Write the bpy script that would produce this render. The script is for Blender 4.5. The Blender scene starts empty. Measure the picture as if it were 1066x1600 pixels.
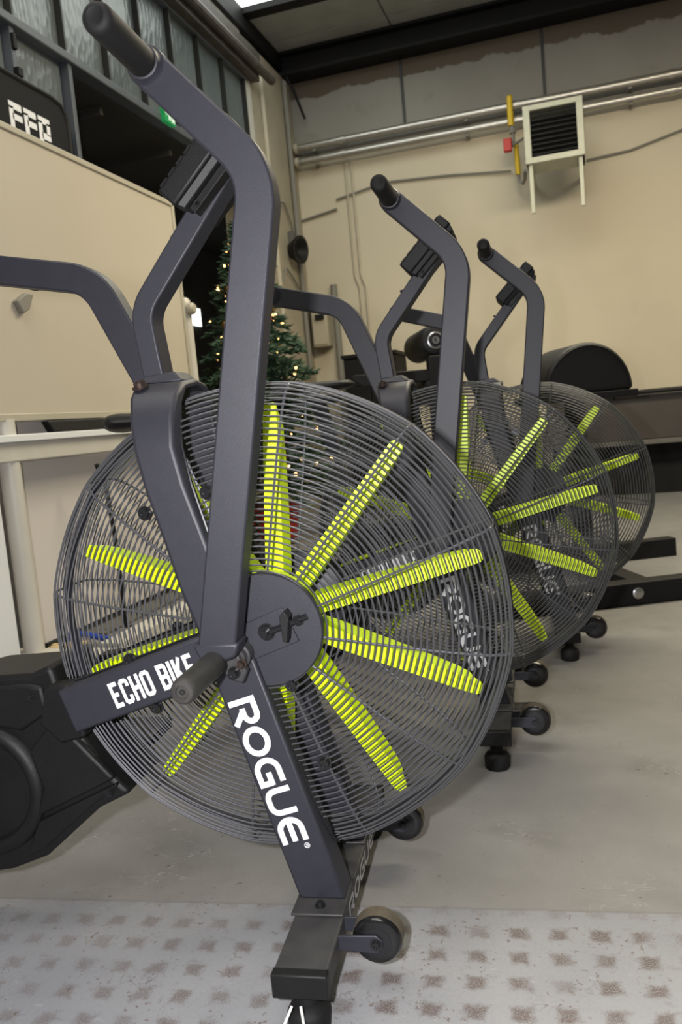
import bpy, bmesh, math, random
from math import sin, cos, pi, radians, hypot, atan2
from mathutils import Vector, Matrix

C = bpy.context.scene.collection
SC = bpy.context.scene
rnd = random.Random(7)

# ------------------------------------------------------------------ camera
cam_d = bpy.data.cameras.new('camera')
cam = bpy.data.objects.new('camera', cam_d)
C.objects.link(cam)
CR, CU, CF = Vector((.97770, .18683, -.09037)), Vector((.06791, .12475, .98986)), Vector((-.19601, .97439, -.10988))
CF.normalize()
CR = (CR - CF * CR.dot(CF)).normalized()
CU = CR.cross(CF)
m = Matrix((CR, CU, -CF)).transposed().to_4x4()
m.translation = Vector((.341, -1.1575, .7582))
TURN = radians(6.0)
GB = Matrix.Rotation(TURN, 4, 'Z')     # from the nearest bike's axes to the room's
cam.matrix_world = GB @ m
cam_d.sensor_fit = 'VERTICAL'
cam_d.sensor_height = 36.0
cam_d.lens = 1270.16 * 36.0 / 1600.0
cam_d.clip_start = 0.02
cam_d.dof.use_dof = True
cam_d.dof.focus_distance = 1.35
cam_d.dof.aperture_fstop = 8.0
SC.camera = cam

# ------------------------------------------------------------------ room axes (the bikes stand a little askew in the room)
YAW = 0.0
EX, EY = Vector((cos(YAW), sin(YAW), 0)), Vector((-sin(YAW), cos(YAW), 0))


def RP(a, b, z):
    return EX * a + EY * b + Vector((0, 0, z))


# ------------------------------------------------------------------ world, lamps, exposure
w = bpy.data.worlds.new('hall_ambient')
SC.world = w
w.use_nodes = True
w.node_tree.nodes['Background'].inputs[0].default_value = (1.0, .93, .80, 1)
w.node_tree.nodes['Background'].inputs[1].default_value = 0.12


def lamp(name, kind, loc, power, color, aim=None, **kw):
    d = bpy.data.lights.new(name, kind)
    d.energy = power
    d.color = color
    for k, v in kw.items():
        setattr(d, k, v)
    o = bpy.data.objects.new(name, d)
    C.objects.link(o)
    o.location = loc
    if aim is not None:
        o.rotation_euler = (Vector(aim) - Vector(loc)).to_track_quat('-Z', 'Y').to_euler()
    return o


# the camera's own flash, to the left of the lens (the camera was turned upright)
FL = GB @ (Vector((.341, -1.1575, .7582)) - CR * .105 + CU * .03 + CF * .01)
lamp('camera_flash', 'POINT', FL, 108, (1, .98, 1.0), shadow_soft_size=.018)
# hall lamps hanging above
lamp('hall_lamp', 'AREA', RP(1.2, 2.7, 3.35), 175, (1, .89, .66), RP(1.2, 3.2, -1), shape='RECTANGLE', size=2.6, size_y=.7)
lamp('hall_lamp_front', 'AREA', RP(-.1, -.3, 3.9), 98, (1, .95, .87), RP(.3, 1.4, 0), shape='RECTANGLE', size=3.0, size_y=1.2)

SC.view_settings.view_transform = 'Standard'
SC.view_settings.look = 'None'
SC.view_settings.exposure = 0.0
SC.view_settings.gamma = 1.0
SC.view_settings.use_curve_mapping = False
SC.cycles.use_denoising = True
SC.cycles.max_bounces = 6


# ------------------------------------------------------------------ materials
def lin(r, g, b):
    f = lambda c: (c / 255 / 12.92) if c <= 10 else ((c / 255 + .055) / 1.055) ** 2.4
    return (f(r), f(g), f(b), 1)


def mat(name, col, rough=.5, metal=0.0, col2=None, scale=30, amount=.5, bump=0.0, bscale=200, spec=.5, emit=None, estr=1, trans=0.0, detail=4, coat=0):
    M = bpy.data.materials.new(name)
    M.use_nodes = True
    nt = M.node_tree
    p = nt.nodes['Principled BSDF']
    p.inputs['Base Color'].default_value = col
    p.inputs['Roughness'].default_value = rough
    p.inputs['Metallic'].default_value = metal
    p.inputs['Specular IOR Level'].default_value = spec
    p.inputs['Coat Weight'].default_value = coat
    if trans:
        p.inputs['Transmission Weight'].default_value = trans
    if emit:
        p.inputs['Emission Color'].default_value = emit
        p.inputs['Emission Strength'].default_value = estr
    tc = nt.nodes.new('ShaderNodeTexCoord')
    if col2:
        n = nt.nodes.new('ShaderNodeTexNoise')
        n.inputs['Scale'].default_value = scale
        n.inputs['Detail'].default_value = detail
        nt.links.new(tc.outputs['Object'], n.inputs['Vector'])
        r = nt.nodes.new('ShaderNodeValToRGB')
        r.color_ramp.elements[0].position = .5 - amount / 2
        r.color_ramp.elements[1].position = .5 + amount / 2
        r.color_ramp.elements[0].color = col
        r.color_ramp.elements[1].color = col2
        nt.links.new(n.outputs['Fac'], r.inputs['Fac'])
        nt.links.new(r.outputs['Color'], p.inputs['Base Color'])
    if bump:
        n2 = nt.nodes.new('ShaderNodeTexNoise')
        n2.inputs['Scale'].default_value = bscale
        n2.inputs['Detail'].default_value = 3
        nt.links.new(tc.outputs['Object'], n2.inputs['Vector'])
        b = nt.nodes.new('ShaderNodeBump')
        b.inputs['Strength'].default_value = bump
        b.inputs['Distance'].default_value = .002
        nt.links.new(n2.outputs['Fac'], b.inputs['Height'])
        nt.links.new(b.outputs['Normal'], p.inputs['Normal'])
    return M


M = {}
M['frame'] = mat('graphite_powder_coat', (.0165, .017, .0245, 1), .5, 0, (.020, .0205, .0285, 1), 60, .6, bump=.12, bscale=900)
M['wire'] = mat('guard_wire_grey', (.105, .106, .116, 1), .36, .45)
M['black'] = mat('black_plastic', (.0042, .0042, .0046, 1), .5, 0, (.008, .008, .0085, 1), 14, .6, bump=.2, bscale=700, spec=.3)
M['worn'] = mat('worn_black_cap', (.018, .018, .020, 1), .55, 0, (.042, .040, .039, 1), 22, .5, bump=.2, bscale=300)
M['rubber'] = mat('black_rubber_grip', (.0042, .0042, .0044, 1), .7, 0, (.006, .006, .006, 1), 40, .5, bump=.15, bscale=500, spec=.3)
M['peg'] = mat('worn_peg_rubber', (.012, .012, .011, 1), .6, 0, (.03, .028, .025, 1), 45, .45, bump=.2, bscale=400)
M['neon'] = mat('neon_yellow_green_paint', (.62, .82, .004, 1), .4, 0, spec=.5)
M['bolt'] = mat('dark_steel_bolt', (.022, .022, .024, 1), .25, .5)
M['rust'] = mat('rusty_bolt', (.045, .024, .016, 1), .5, .5, (.03, .025, .022, 1), 200, .3)
M['steel'] = mat('bare_steel', (.45, .45, .46, 1), .3, 1)
M['letter'] = mat('white_lettering', (.80, .81, .83, 1), .5)
M['letter_dim'] = mat('grey_lettering', (.35, .35, .36, 1), .5)
M['wheel'] = mat('glossy_black_wheel', (.006, .006, .0065, 1), .22)
M['tread'] = mat('dusty_wheel_tread', (.045, .038, .028, 1), .7, 0, (.10, .08, .05, 1), 60, .6)
M['screen'] = mat('dark_display', (.01, .012, .014, 1), .15)
M['string'] = mat('white_zip_tie', (.7, .69, .66, 1), .5)
M['vinyl'] = mat('black_vinyl', (.007, .007, .0075, 1), .5, bump=.3, bscale=120, spec=.3)
M['board'] = mat('cream_board_face', (.47, .425, .345, 1), .42, 0, (.445, .40, .32, 1), 3, .6)
M['board_frame'] = mat('cream_board_frame', (.40, .37, .29, 1), .4)
M['stand'] = mat('pale_grey_stand_paint', (.55, .53, .47, 1), .45, 0, (.48, .46, .41, 1), 9, .6)
M['wood'] = mat('pale_wood', (.42, .36, .26, 1), .6, 0, (.50, .44, .33, 1), 12, .6)
M['white'] = mat('white_panel', (.66, .68, .68, 1), .5)
M['blue'] = mat('blue_strap', (.01, .05, .35, 1), .4)
M['sponge'] = mat('yellow_scraps', (.45, .30, .12, 1), .9, 0, (.6, .5, .3, 1), 90, .5)
M['galv'] = mat('galvanised_pipe', (.42, .40, .36, 1), .32, .8, (.55, .52, .47, 1), 25, .5, bump=.4, bscale=40)
M['heater'] = mat('heater_cream_enamel', (.55, .55, .44, 1), .5, 0, (.47, .47, .37, 1), 14, .5)
M['dark'] = mat('dark_slats', (.02, .02, .018, 1), .5)
M['yellow'] = mat('yellow_gas_pipe', (.62, .42, .01, 1), .45)
M['red'] = mat('red_valve', (.50, .02, .012, 1), .45)
M['cable'] = mat('grey_cable', (.20, .19, .16, 1), .6)
M['cond'] = mat('cream_conduit', (.44, .39, .29, 1), .5)
M['beam'] = mat('black_steel_beam', (.006, .006, .007, 1), .6, 0, (.010, .009, .009, 1), 6, .5, spec=.25)
M['brownbeam'] = mat('brown_beam', (.035, .028, .022, 1), .6, 0, (.10, .085, .07, 1), 12, .6)
M['winframe'] = mat('grey_window_frame', (.085, .095, .11, 1), .45)
M['banner'] = mat('black_banner', (.008, .008, .0085, 1), .7, spec=.2)
M['exit'] = mat('green_exit_sign', (.01, .22, .06, 1), .4, emit=(.01, .30, .08, 1), estr=.35)
M['exit_w'] = mat('exit_sign_pictogram', (.7, .8, .72, 1), .4, emit=(.6, .8, .65, 1), estr=.3)
M['brown'] = mat('dark_brown_laminate', (.035, .027, .022, 1), .5, 0, (.045, .036, .029, 1), 4, .5)
M['needle'] = mat('fir_needle_green', (.030, .062, .034, 1), .7, 0, (.05, .10, .058, 1), 8, .6)
M['trunk'] = mat('brown_trunk', (.06, .035, .02, 1), .8)
M['bulb'] = mat('warm_fairy_light', (1, .6, .25, 1), .5, emit=(1, .50, .16, 1), estr=9)
M['gold'] = mat('gold_bauble', (.55, .36, .12, 1), .25, .9)
M['redb'] = mat('red_ribbon', (.42, .02, .02, 1), .5)
M['dull_grey'] = mat('dull_dark_grey', (.10, .095, .085, 1), .7)
M['day'] = mat('daylit_pane', (.9, .95, .92, 1), .4, emit=(.93, 1, .95, 1), estr=3.0)
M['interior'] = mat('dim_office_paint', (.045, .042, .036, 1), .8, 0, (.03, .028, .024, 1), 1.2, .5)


def glass_mat():
    G = mat('frosted_glass', (.085, .102, .108, 1), .28, 0, (.15, .168, .17, 1), 1.6, .5, bump=0, spec=.6)
    nt = G.node_tree
    p = nt.nodes['Principled BSDF']
    tc = nt.nodes['Texture Coordinate']
    v = nt.nodes.new('ShaderNodeTexVoronoi')
    v.inputs['Scale'].default_value = 16
    mp = nt.nodes.new('ShaderNodeMapping')
    mp.inputs['Scale'].default_value = (1, 2.2, .8)
    b = nt.nodes.new('ShaderNodeBump')
    b.inputs['Strength'].default_value = .35
    b.inputs['Distance'].default_value = .01
    nt.links.new(tc.outputs['Object'], mp.inputs['Vector'])
    nt.links.new(mp.outputs[0], v.inputs['Vector'])
    nt.links.new(v.outputs['Distance'], b.inputs['Height'])
    nt.links.new(b.outputs['Normal'], p.inputs['Normal'])
    return G


M['glass'] = glass_mat()


def node(nt, t, **kw):
    n = nt.nodes.new(t)
    for k, v in kw.items():
        setattr(n, k, v)
    return n


def math_n(nt, op, a, b=None, c=None):
    n = node(nt, 'ShaderNodeMath', operation=op)
    for i, v in enumerate((a, b, c)):
        if v is None:
            continue
        if isinstance(v, (int, float)):
            n.inputs[i].default_value = v
        else:
            nt.links.new(v, n.inputs[i])
    return n.outputs[0]


def mixc(nt, fac, a, b):
    n = node(nt, 'ShaderNodeMix', data_type='RGBA')
    for i, v in ((0, fac), (6, a), (7, b)):
        if isinstance(v, (int, float, tuple)):
            n.inputs[i].default_value = v
        else:
            nt.links.new(v, n.inputs[i])
    return n.outputs[2]


def noise_n(nt, vec, scale, detail=4, rough=.5):
    n = node(nt, 'ShaderNodeTexNoise')
    n.inputs['Scale'].default_value = scale
    n.inputs['Detail'].default_value = detail
    n.inputs['Roughness'].default_value = rough
    nt.links.new(vec, n.inputs['Vector'])
    return n.outputs['Fac']


def ramp_n(nt, fac, p0, p1):
    return math_n(nt, 'SMOOTHSTEP', fac, p0, p1) if False else smooth(nt, fac, p0, p1)


def smooth(nt, x, a, b):
    n = node(nt, 'ShaderNodeMapRange', interpolation_type='SMOOTHSTEP')
    n.inputs['From Min'].default_value = a
    n.inputs['From Max'].default_value = b
    nt.links.new(x, n.inputs['Value'])
    return n.outputs[0]


def floor_mat():
    F = bpy.data.materials.new('painted_concrete_floor')
    F.use_nodes = True
    nt = F.node_tree
    p = nt.nodes['Principled BSDF']
    tc = node(nt, 'ShaderNodeTexCoord').outputs['Object']
    sep = node(nt, 'ShaderNodeSeparateXYZ')
    nt.links.new(tc, sep.inputs[0])
    x, y = sep.outputs[0], sep.outputs[1]
    big = noise_n(nt, tc, 2.2, 5)
    streak_map = node(nt, 'ShaderNodeMapping')
    streak_map.inputs['Scale'].default_value = (2.5, 5, 1)
    nt.links.new(tc, streak_map.inputs['Vector'])
    streak = noise_n(nt, streak_map.outputs[0], 4, 6, .6)
    fine = noise_n(nt, tc, 160, 4, .6)
    grey = mixc(nt, smooth(nt, noise_n(nt, tc, 7, 7, .62), .3, .75), (.172, .168, .161, 1), (.200, .196, .188, 1))
    grey = mixc(nt, math_n(nt, 'MULTIPLY', smooth(nt, big, .45, .7), .35), grey, (.135, .132, .132, 1))
    # scuffs
    sc = noise_n(nt, streak_map.outputs[0], 22, 3, .7)
    grey = mixc(nt, math_n(nt, 'MULTIPLY', smooth(nt, sc, .67, .72), .7), grey, (.10, .085, .07, 1))
    grey = mixc(nt, math_n(nt, 'MULTIPLY', smooth(nt, sc, .31, .26), .4), grey, (.34, .34, .33, 1))
    dirt = noise_n(nt, tc, 3.1, 6, .65)
    grey = mixc(nt, math_n(nt, 'MULTIPLY', smooth(nt, dirt, .52, .68), .55), grey, (.125, .120, .115, 1))
    scr = math_n(nt, 'ABSOLUTE', math_n(nt, 'SUBTRACT', noise_n(nt, streak_map.outputs[0], 2.4, 3, .55), .5))
    grey = mixc(nt, math_n(nt, 'MULTIPLY', smooth(nt, scr, .0035, .001), math_n(nt, 'MULTIPLY', smooth(nt, dirt, .5, .6), .5)), grey, (.33, .33, .32, 1))
    pit = math_n(nt, 'MULTIPLY', smooth(nt, noise_n(nt, tc, 60, 2, .5), .70, .74), smooth(nt, dirt, .42, .55))
    grey = mixc(nt, math_n(nt, 'MULTIPLY', pit, .75), grey, (.055, .045, .04, 1))
    # white painted strip
    white = mixc(nt, smooth(nt, big, .35, .7), (.190, .196, .212, 1), (.245, .249, .258, 1))
    white = mixc(nt, math_n(nt, 'MULTIPLY', smooth(nt, streak, .55, .75), .3), white, (.22, .215, .21, 1))
    # grid of worn-through dots
    jit = node(nt, 'ShaderNodeTexNoise')
    jit.inputs['Scale'].default_value = 55
    jit.inputs['Detail'].default_value = 5
    nt.links.new(tc, jit.inputs['Vector'])
    js = node(nt, 'ShaderNodeSeparateColor')
    nt.links.new(jit.outputs['Color'], js.inputs[0])
    xx = math_n(nt, 'ADD', x, math_n(nt, 'MULTIPLY', math_n(nt, 'SUBTRACT', js.outputs[0], .5), .022))
    yy = math_n(nt, 'ADD', y, math_n(nt, 'MULTIPLY', math_n(nt, 'SUBTRACT', js.outputs[1], .5), .022))
    gx = math_n(nt, 'PINGPONG', math_n(nt, 'ADD', math_n(nt, 'DIVIDE', math_n(nt, 'SUBTRACT', xx, .206), .0572), 100.0), .5)
    gy = math_n(nt, 'PINGPONG', math_n(nt, 'ADD', math_n(nt, 'DIVIDE', math_n(nt, 'ADD', yy, .037), .0536), 100.0), .5)
    d = math_n(nt, 'MAXIMUM', gx, gy)
    cell = node(nt, 'ShaderNodeTexNoise')
    cell.inputs['Scale'].default_value = 9
    cell.inputs['Detail'].default_value = 1
    nt.links.new(tc, cell.inputs['Vector'])
    dotm = smooth(nt, d, .31, .10)
    spk = smooth(nt, noise_n(nt, tc, 520, 3, .6), .34, .54)
    wear = math_n(nt, 'MULTIPLY', math_n(nt, 'MULTIPLY', dotm, spk), math_n(nt, 'ADD', .25, math_n(nt, 'MULTIPLY', smooth(nt, y, -.004, -.016), .63)))
    strength = smooth(nt, cell.outputs['Fac'], .28, .5)
    right = smooth(nt, x, -.55, .15)
    wear = math_n(nt, 'MULTIPLY', wear, math_n(nt, 'MULTIPLY', math_n(nt, 'ADD', math_n(nt, 'MULTIPLY', strength, .6), .4), math_n(nt, 'ADD', math_n(nt, 'MULTIPLY', right, .55), .45)))
    white = mixc(nt, wear, white, (.075, .048, .040, 1))
    # loose specks
    s2 = noise_n(nt, tc, 120, 2, .5)
    s3 = noise_n(nt, tc, 14, 3, .5)
    specks = math_n(nt, 'MULTIPLY', smooth(nt, s2, .62, .67), smooth(nt, s3, .47, .6))
    near = math_n(nt, 'MULTIPLY', smooth(nt, d, .46, .2), smooth(nt, noise_n(nt, tc, 420, 2, .5), .60, .66))
    specks = math_n(nt, 'MAXIMUM', specks, math_n(nt, 'MULTIPLY', near, .8))
    crack = math_n(nt, 'ABSOLUTE', math_n(nt, 'SUBTRACT', noise_n(nt, tc, 5.5, 4, .6), .5))
    white = mixc(nt, math_n(nt, 'MULTIPLY', smooth(nt, crack, .004, .001), math_n(nt, 'MULTIPLY', smooth(nt, s3, .52, .62), .3)), white, (.06, .045, .04, 1))
    smear = noise_n(nt, streak_map.outputs[0], 9, 5, .65)
    white = mixc(nt, math_n(nt, 'MULTIPLY', smooth(nt, smear, .58, .72), .45), white, (.13, .12, .12, 1))
    white = mixc(nt, math_n(nt, 'MULTIPLY', smooth(nt, smear, .36, .28), .5), white, (.36, .37, .38, 1))
    white = mixc(nt, math_n(nt, 'MULTIPLY', specks, .8), white, (.10, .065, .05, 1))
    # joint between both paints, slightly wavering
    edge = math_n(nt, 'ADD', math_n(nt, 'SUBTRACT', y, math_n(nt, 'MULTIPLY', x, .008)), math_n(nt, 'MULTIPLY', math_n(nt, 'SUBTRACT', noise_n(nt, tc, 18, 3), .5), .006))
    isgrey = smooth(nt, edge, .0165, .0195)
    col = mixc(nt, isgrey, white, grey)
    line = math_n(nt, 'MULTIPLY', smooth(nt, math_n(nt, 'ABSOLUTE', math_n(nt, 'SUBTRACT', edge, .018)), .004, .001), .35)
    col = mixc(nt, line, col, (.10, .09, .08, 1))
    col = mixc(nt, math_n(nt, 'MULTIPLY', smooth(nt, fine, .4, .7), .12), col, (.12, .115, .11, 1))
    nt.links.new(col, p.inputs['Base Color'])
    p.inputs['Roughness'].default_value = .48
    p.inputs['Specular IOR Level'].default_value = .35
    b = node(nt, 'ShaderNodeBump')
    b.inputs['Strength'].default_value = .22
    b.inputs['Distance'].default_value = .002
    nt.links.new(math_n(nt, 'ADD', streak, math_n(nt, 'MULTIPLY', wear, -.4)), b.inputs['Height'])
    nt.links.new(b.outputs['Normal'], p.inputs['Normal'])
    return F


def wall_mat():
    """cream paint up to the pipes, bare grey concrete above with a ragged brown stain under the roof beam"""
    F = bpy.data.materials.new('cream_wall_paint_and_concrete')
    F.use_nodes = True
    nt = F.node_tree
    p = nt.nodes['Principled BSDF']
    tc = node(nt, 'ShaderNodeTexCoord').outputs['Object']
    sep = node(nt, 'ShaderNodeSeparateXYZ')
    nt.links.new(tc, sep.inputs[0])
    z = sep.outputs[2]
    n1 = noise_n(nt, tc, .9, 4)
    n2 = noise_n(nt, tc, 5, 6, .6)
    cream = mixc(nt, smooth(nt, n1, .35, .65), (.60, .535, .41, 1), (.55, .49, .375, 1))
    cream = mixc(nt, math_n(nt, 'MULTIPLY', smooth(nt, n2, .6, .75), .15), cream, (.40, .35, .26, 1))
    conc = mixc(nt, smooth(nt, n1, .3, .7), (.235, .22, .195, 1), (.28, .265, .235, 1))
    conc = mixc(nt, math_n(nt, 'MULTIPLY', smooth(nt, n2, .55, .7), .3), conc, (.17, .155, .13, 1))
    zz = math_n(nt, 'ADD', z, math_n(nt, 'MULTIPLY', math_n(nt, 'SUBTRACT', noise_n(nt, tc, 3.2, 5, .65), .5), .22))
    conc = mixc(nt, smooth(nt, zz, 3.655, 3.675), conc, (.115, .092, .068, 1))
    col = mixc(nt, smooth(nt, z, 3.10, 3.13), cream, conc)
    nt.links.new(col, p.inputs['Base Color'])
    p.inputs['Roughness'].default_value = .75
    p.inputs['Specular IOR Level'].default_value = .2
    return F


M['floor'] = floor_mat()
M['wall'] = wall_mat()
M['wall_left'] = mat('cream_grimy_wall', (.43, .38, .28, 1), .7, 0, (.30, .26, .19, 1), 3.5, .7)
M['lowwall'] = mat('pale_lower_wall', (.60, .56, .53, 1), .6, 0, (.55, .515, .485, 1), 2, .6)
M['slab'] = mat('grey_concrete_slab', (.36, .37, .335, 1), .8, 0, (.27, .275, .25, 1), 4, .5, detail=8)


# ------------------------------------------------------------------ mesh helpers
class MB:
    def __init__(s):
        s.v, s.f = [], []

    def add(s, vs, fs):
        k = len(s.v)
        s.v += [tuple(v) for v in vs]
        s.f += [tuple(i + k for i in f) for f in fs]
        return s

    def box(s, x0, x1, y0, y1, z0, z1, fr=None):
        vs = [(x, y, z) for z in (z0, z1) for y in (y0, y1) for x in (x0, x1)]
        if fr:
            vs = [fr(*v) for v in vs]
        return s.add(vs, [(0, 2, 3, 1), (4, 5, 7, 6), (0, 1, 5, 4), (2, 6, 7, 3), (0, 4, 6, 2), (1, 3, 7, 5)])

    def loft(s, secs, caps=True):
        n = len(secs[0])
        vs = [p for sec in secs for p in sec]
        fs = []
        for i in range(len(secs) - 1):
            for j in range(n):
                a, b = i * n + j, i * n + (j + 1) % n
                fs.append((a, b, b + n, a + n))
        if caps:
            fs.append(tuple(range(n - 1, -1, -1)))
            fs.append(tuple((len(secs) - 1) * n + j for j in range(n)))
        return s.add(vs, fs)

    def prism(s, poly, y0, y1, ax='y'):
        n = len(poly)
        if ax == 'y':
            a, b = [(x, y0, z) for x, z in poly], [(x, y1, z) for x, z in poly]
        elif ax == 'x':
            a, b = [(y0, x, z) for x, z in poly], [(y1, x, z) for x, z in poly]
        else:
            a, b = [(x, z, y0) for x, z in poly], [(x, z, y1) for x, z in poly]
        return s.loft([a, b])

    def ribbon(s, path, wd, y0, y1):
        """a flat bar following a path in the x-z plane"""
        secs = []
        for i, (x, z) in enumerate(path):
            a = path[max(i - 1, 0)]
            b = path[min(i + 1, len(path) - 1)]
            dx, dz = b[0] - a[0], b[1] - a[1]
            L = hypot(dx, dz)
            nx, nz = -dz / L, dx / L
            w_ = (wd[i] if isinstance(wd, (list, tuple)) else wd) / 2
            secs.append([(x + nx * w_, y0, z + nz * w_), (x - nx * w_, y0, z - nz * w_), (x - nx * w_, y1, z - nz * w_), (x + nx * w_, y1, z + nz * w_)])
        return s.loft(secs)

    def tube(s, pts, r, n=8, closed=False, caps=True):
        pts = [Vector(p) for p in pts]
        secs = []
        k = len(pts)
        prev = None
        for i, p in enumerate(pts):
            if closed:
                t = pts[(i + 1) % k] - pts[i - 1]
            else:
                t = pts[min(i + 1, k - 1)] - pts[max(i - 1, 0)]
            t.normalize()
            if prev is None:
                u = t.cross(Vector((0, 0, 1)))
                if u.length < .1:
                    u = t.cross(Vector((0, 1, 0)))
            else:
                u = prev - t * prev.dot(t)
            u.normalize()
            prev = u
            v = t.cross(u)
            rr = r[i] if isinstance(r, (list, tuple)) else r
            secs.append([p + (u * cos(2 * pi * j / n) + v * sin(2 * pi * j / n)) * rr for j in range(n)])
        if closed:
            base = len(s.v)
            s.loft(secs, caps=False)
            m_ = len(secs)
            for j in range(n):
                a, b = base + (m_ - 1) * n + j, base + (m_ - 1) * n + (j + 1) % n
                s.f.append((a, b, base + (j + 1) % n, base + j))
            return s
        return s.loft(secs, caps)

    def lathe(s, prof, c, axis, n=32):
        """prof: (distance along the axis, radius)"""
        axis = Vector(axis).normalized()
        u = axis.cross(Vector((0, 0, 1)))
        if u.length < .1:
            u = axis.cross(Vector((1, 0, 0)))
        u.normalize()
        v = axis.cross(u)
        c = Vector(c)
        secs = [[c + axis * a + (u * cos(2 * pi * j / n) + v * sin(2 * pi * j / n)) * max(r, 1e-5) for j in range(n)] for a, r in prof]
        return s.loft(secs)

    def cyl(s, a, b, r, n=20):
        a, b = Vector(a), Vector(b)
        return s.lathe([(0, r), ((b - a).length, r)], a, b - a, n)

    def build(s, name, m_, parent=None, bevel=0, seg=2, smooth=True, angle=35, loc=None):
        me = bpy.data.meshes.new(name)
        vs = s.v
        if loc is not None:
            vs = [(v[0] - loc[0], v[1] - loc[1], v[2] - loc[2]) for v in vs]
        me.from_pydata([tuple(v) for v in vs], [], s.f)
        bm = bmesh.new()
        bm.from_mesh(me)
        bmesh.ops.recalc_face_normals(bm, faces=bm.faces)
        bm.to_mesh(me)
        bm.free()
        if smooth:
            me.shade_smooth()
            me.set_sharp_from_angle(angle=radians(angle))
        me.materials.append(m_)
        o = bpy.data.objects.new(name, me)
        C.objects.link(o)
        if parent:
            o.parent = parent
        if loc is not None:
            o.location = loc
        if bevel:
            b = o.modifiers.new('bevel', 'BEVEL')
            b.width = bevel
            b.segments = seg
            b.limit_method = 'ANGLE'
            b.angle_limit = radians(50)
            b.harden_normals = False
        return o


def empty(name, loc, rz=0):
    o = bpy.data.objects.new(name, None)
    o.empty_display_size = .1
    C.objects.link(o)
    o.location = loc
    o.rotation_euler = (0, 0, rz)
    return o


def tag(o, label, cat, group=None):
    o['label'] = label
    o['category'] = cat
    if group:
        o['group'] = group
    return o


def struct(o, label=None):
    o['kind'] = 'structure'
    if label:
        o['label'] = label
    return o


def stuff(o):
    o['kind'] = 'stuff'
    return o


def fillet(pts, rad, seg=8):
    out = [pts[0]]
    for i in range(1, len(pts) - 1):
        p = Vector(pts[i])
        a = (Vector(pts[i - 1]) - p)
        b = (Vector(pts[i + 1]) - p)
        ang = a.angle(b)
        t = rad / math.tan(ang / 2)
        a.normalize()
        b.normalize()
        c = p + (a + b).normalized() * rad / sin(ang / 2)
        p0, p1 = p + a * t, p + b * t
        v0, v1 = p0 - c, p1 - c
        for k in range(seg + 1):
            f = k / seg
            th = v0.angle(v1)
            q = (v0 * sin((1 - f) * th) + v1 * sin(f * th)) / sin(th)
            out.append(tuple(c + q))
    out.append(pts[-1])
    return out


# ------------------------------------------------------------------ lettering (stroke letters on a unit-high grid)
def arc(cx, cy, rx, ry, a0, a1, n=8):
    return [(cx + rx * cos(radians(a0 + (a1 - a0) * k / n)), cy + ry * sin(radians(a0 + (a1 - a0) * k / n))) for k in range(n + 1)]


WIDE = {
    'R': (1.0, [[(.0, .90), (.62, .90)] + arc(.62, .66, .26, .24, 90, -90, 8) + [(.36, .42)], [(.11, .99), (.11, 0)], [(.46, .42), (.93, 0)]]),
    'O': (1.12, [arc(.56, .5, .45, .40, 0, 360, 28)]),
    'G': (1.08, [[(.98, .90), (.52, .90)] + arc(.50, .5, .39, .40, 90, 270, 14) + [(.52, .10), (.95, .10)], [(.95, .0), (.95, .50)], [(1.04, .48), (.55, .48)]]),
    'U': (1.06, [[(.11, 1), (.11, .40)] + arc(.40, .40, .29, .30, 180, 270, 6) + arc(.64, .40, .29, .30, 270, 360, 6) + [(.93, .40), (.93, 1)]]),
    'E': (1.0, [[(.97, .90), (.50, .90)] + arc(.48, .5, .37, .40, 90, 270, 14) + [(.50, .10), (.97, .10)], [(.15, .5), (.93, .5)]]),
}
BLOCK = {
    'E': (.50, [[(.09, 0), (.09, 1)], [(0, .92), (.46, .92)], [(0, .5), (.40, .5)], [(0, .08), (.46, .08)]]),
    'C': (.52, [[(.43, .68), (.43, .86), (.36, .92), (.16, .92), (.09, .85), (.09, .15), (.16, .08), (.36, .08), (.43, .14), (.43, .32)]]),
    'H': (.54, [[(.09, 0), (.09, 1)], [(.45, 0), (.45, 1)], [(.05, .5), (.5, .5)]]),
    'O': (.54, [[(.16, .92), (.38, .92), (.45, .85), (.45, .15), (.38, .08), (.16, .08), (.09, .15), (.09, .85), (.16, .92), (.2, .92)]]),
    'B': (.54, [[(.09, 0), (.09, 1)], [(0, .92), (.38, .92), (.44, .86), (.44, .58), (.38, .5), (.05, .5)], [(.38, .5), (.45, .43), (.45, .15), (.38, .08), (0, .08)]]),
    'I': (.18, [[(.09, 0), (.09, 1)]]),
    'K': (.54, [[(.09, 0), (.09, 1)], [(.12, .40), (.44, 1)], [(.20, .52), (.46, 0)]]),
    ' ': (.26, []),
}


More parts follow.
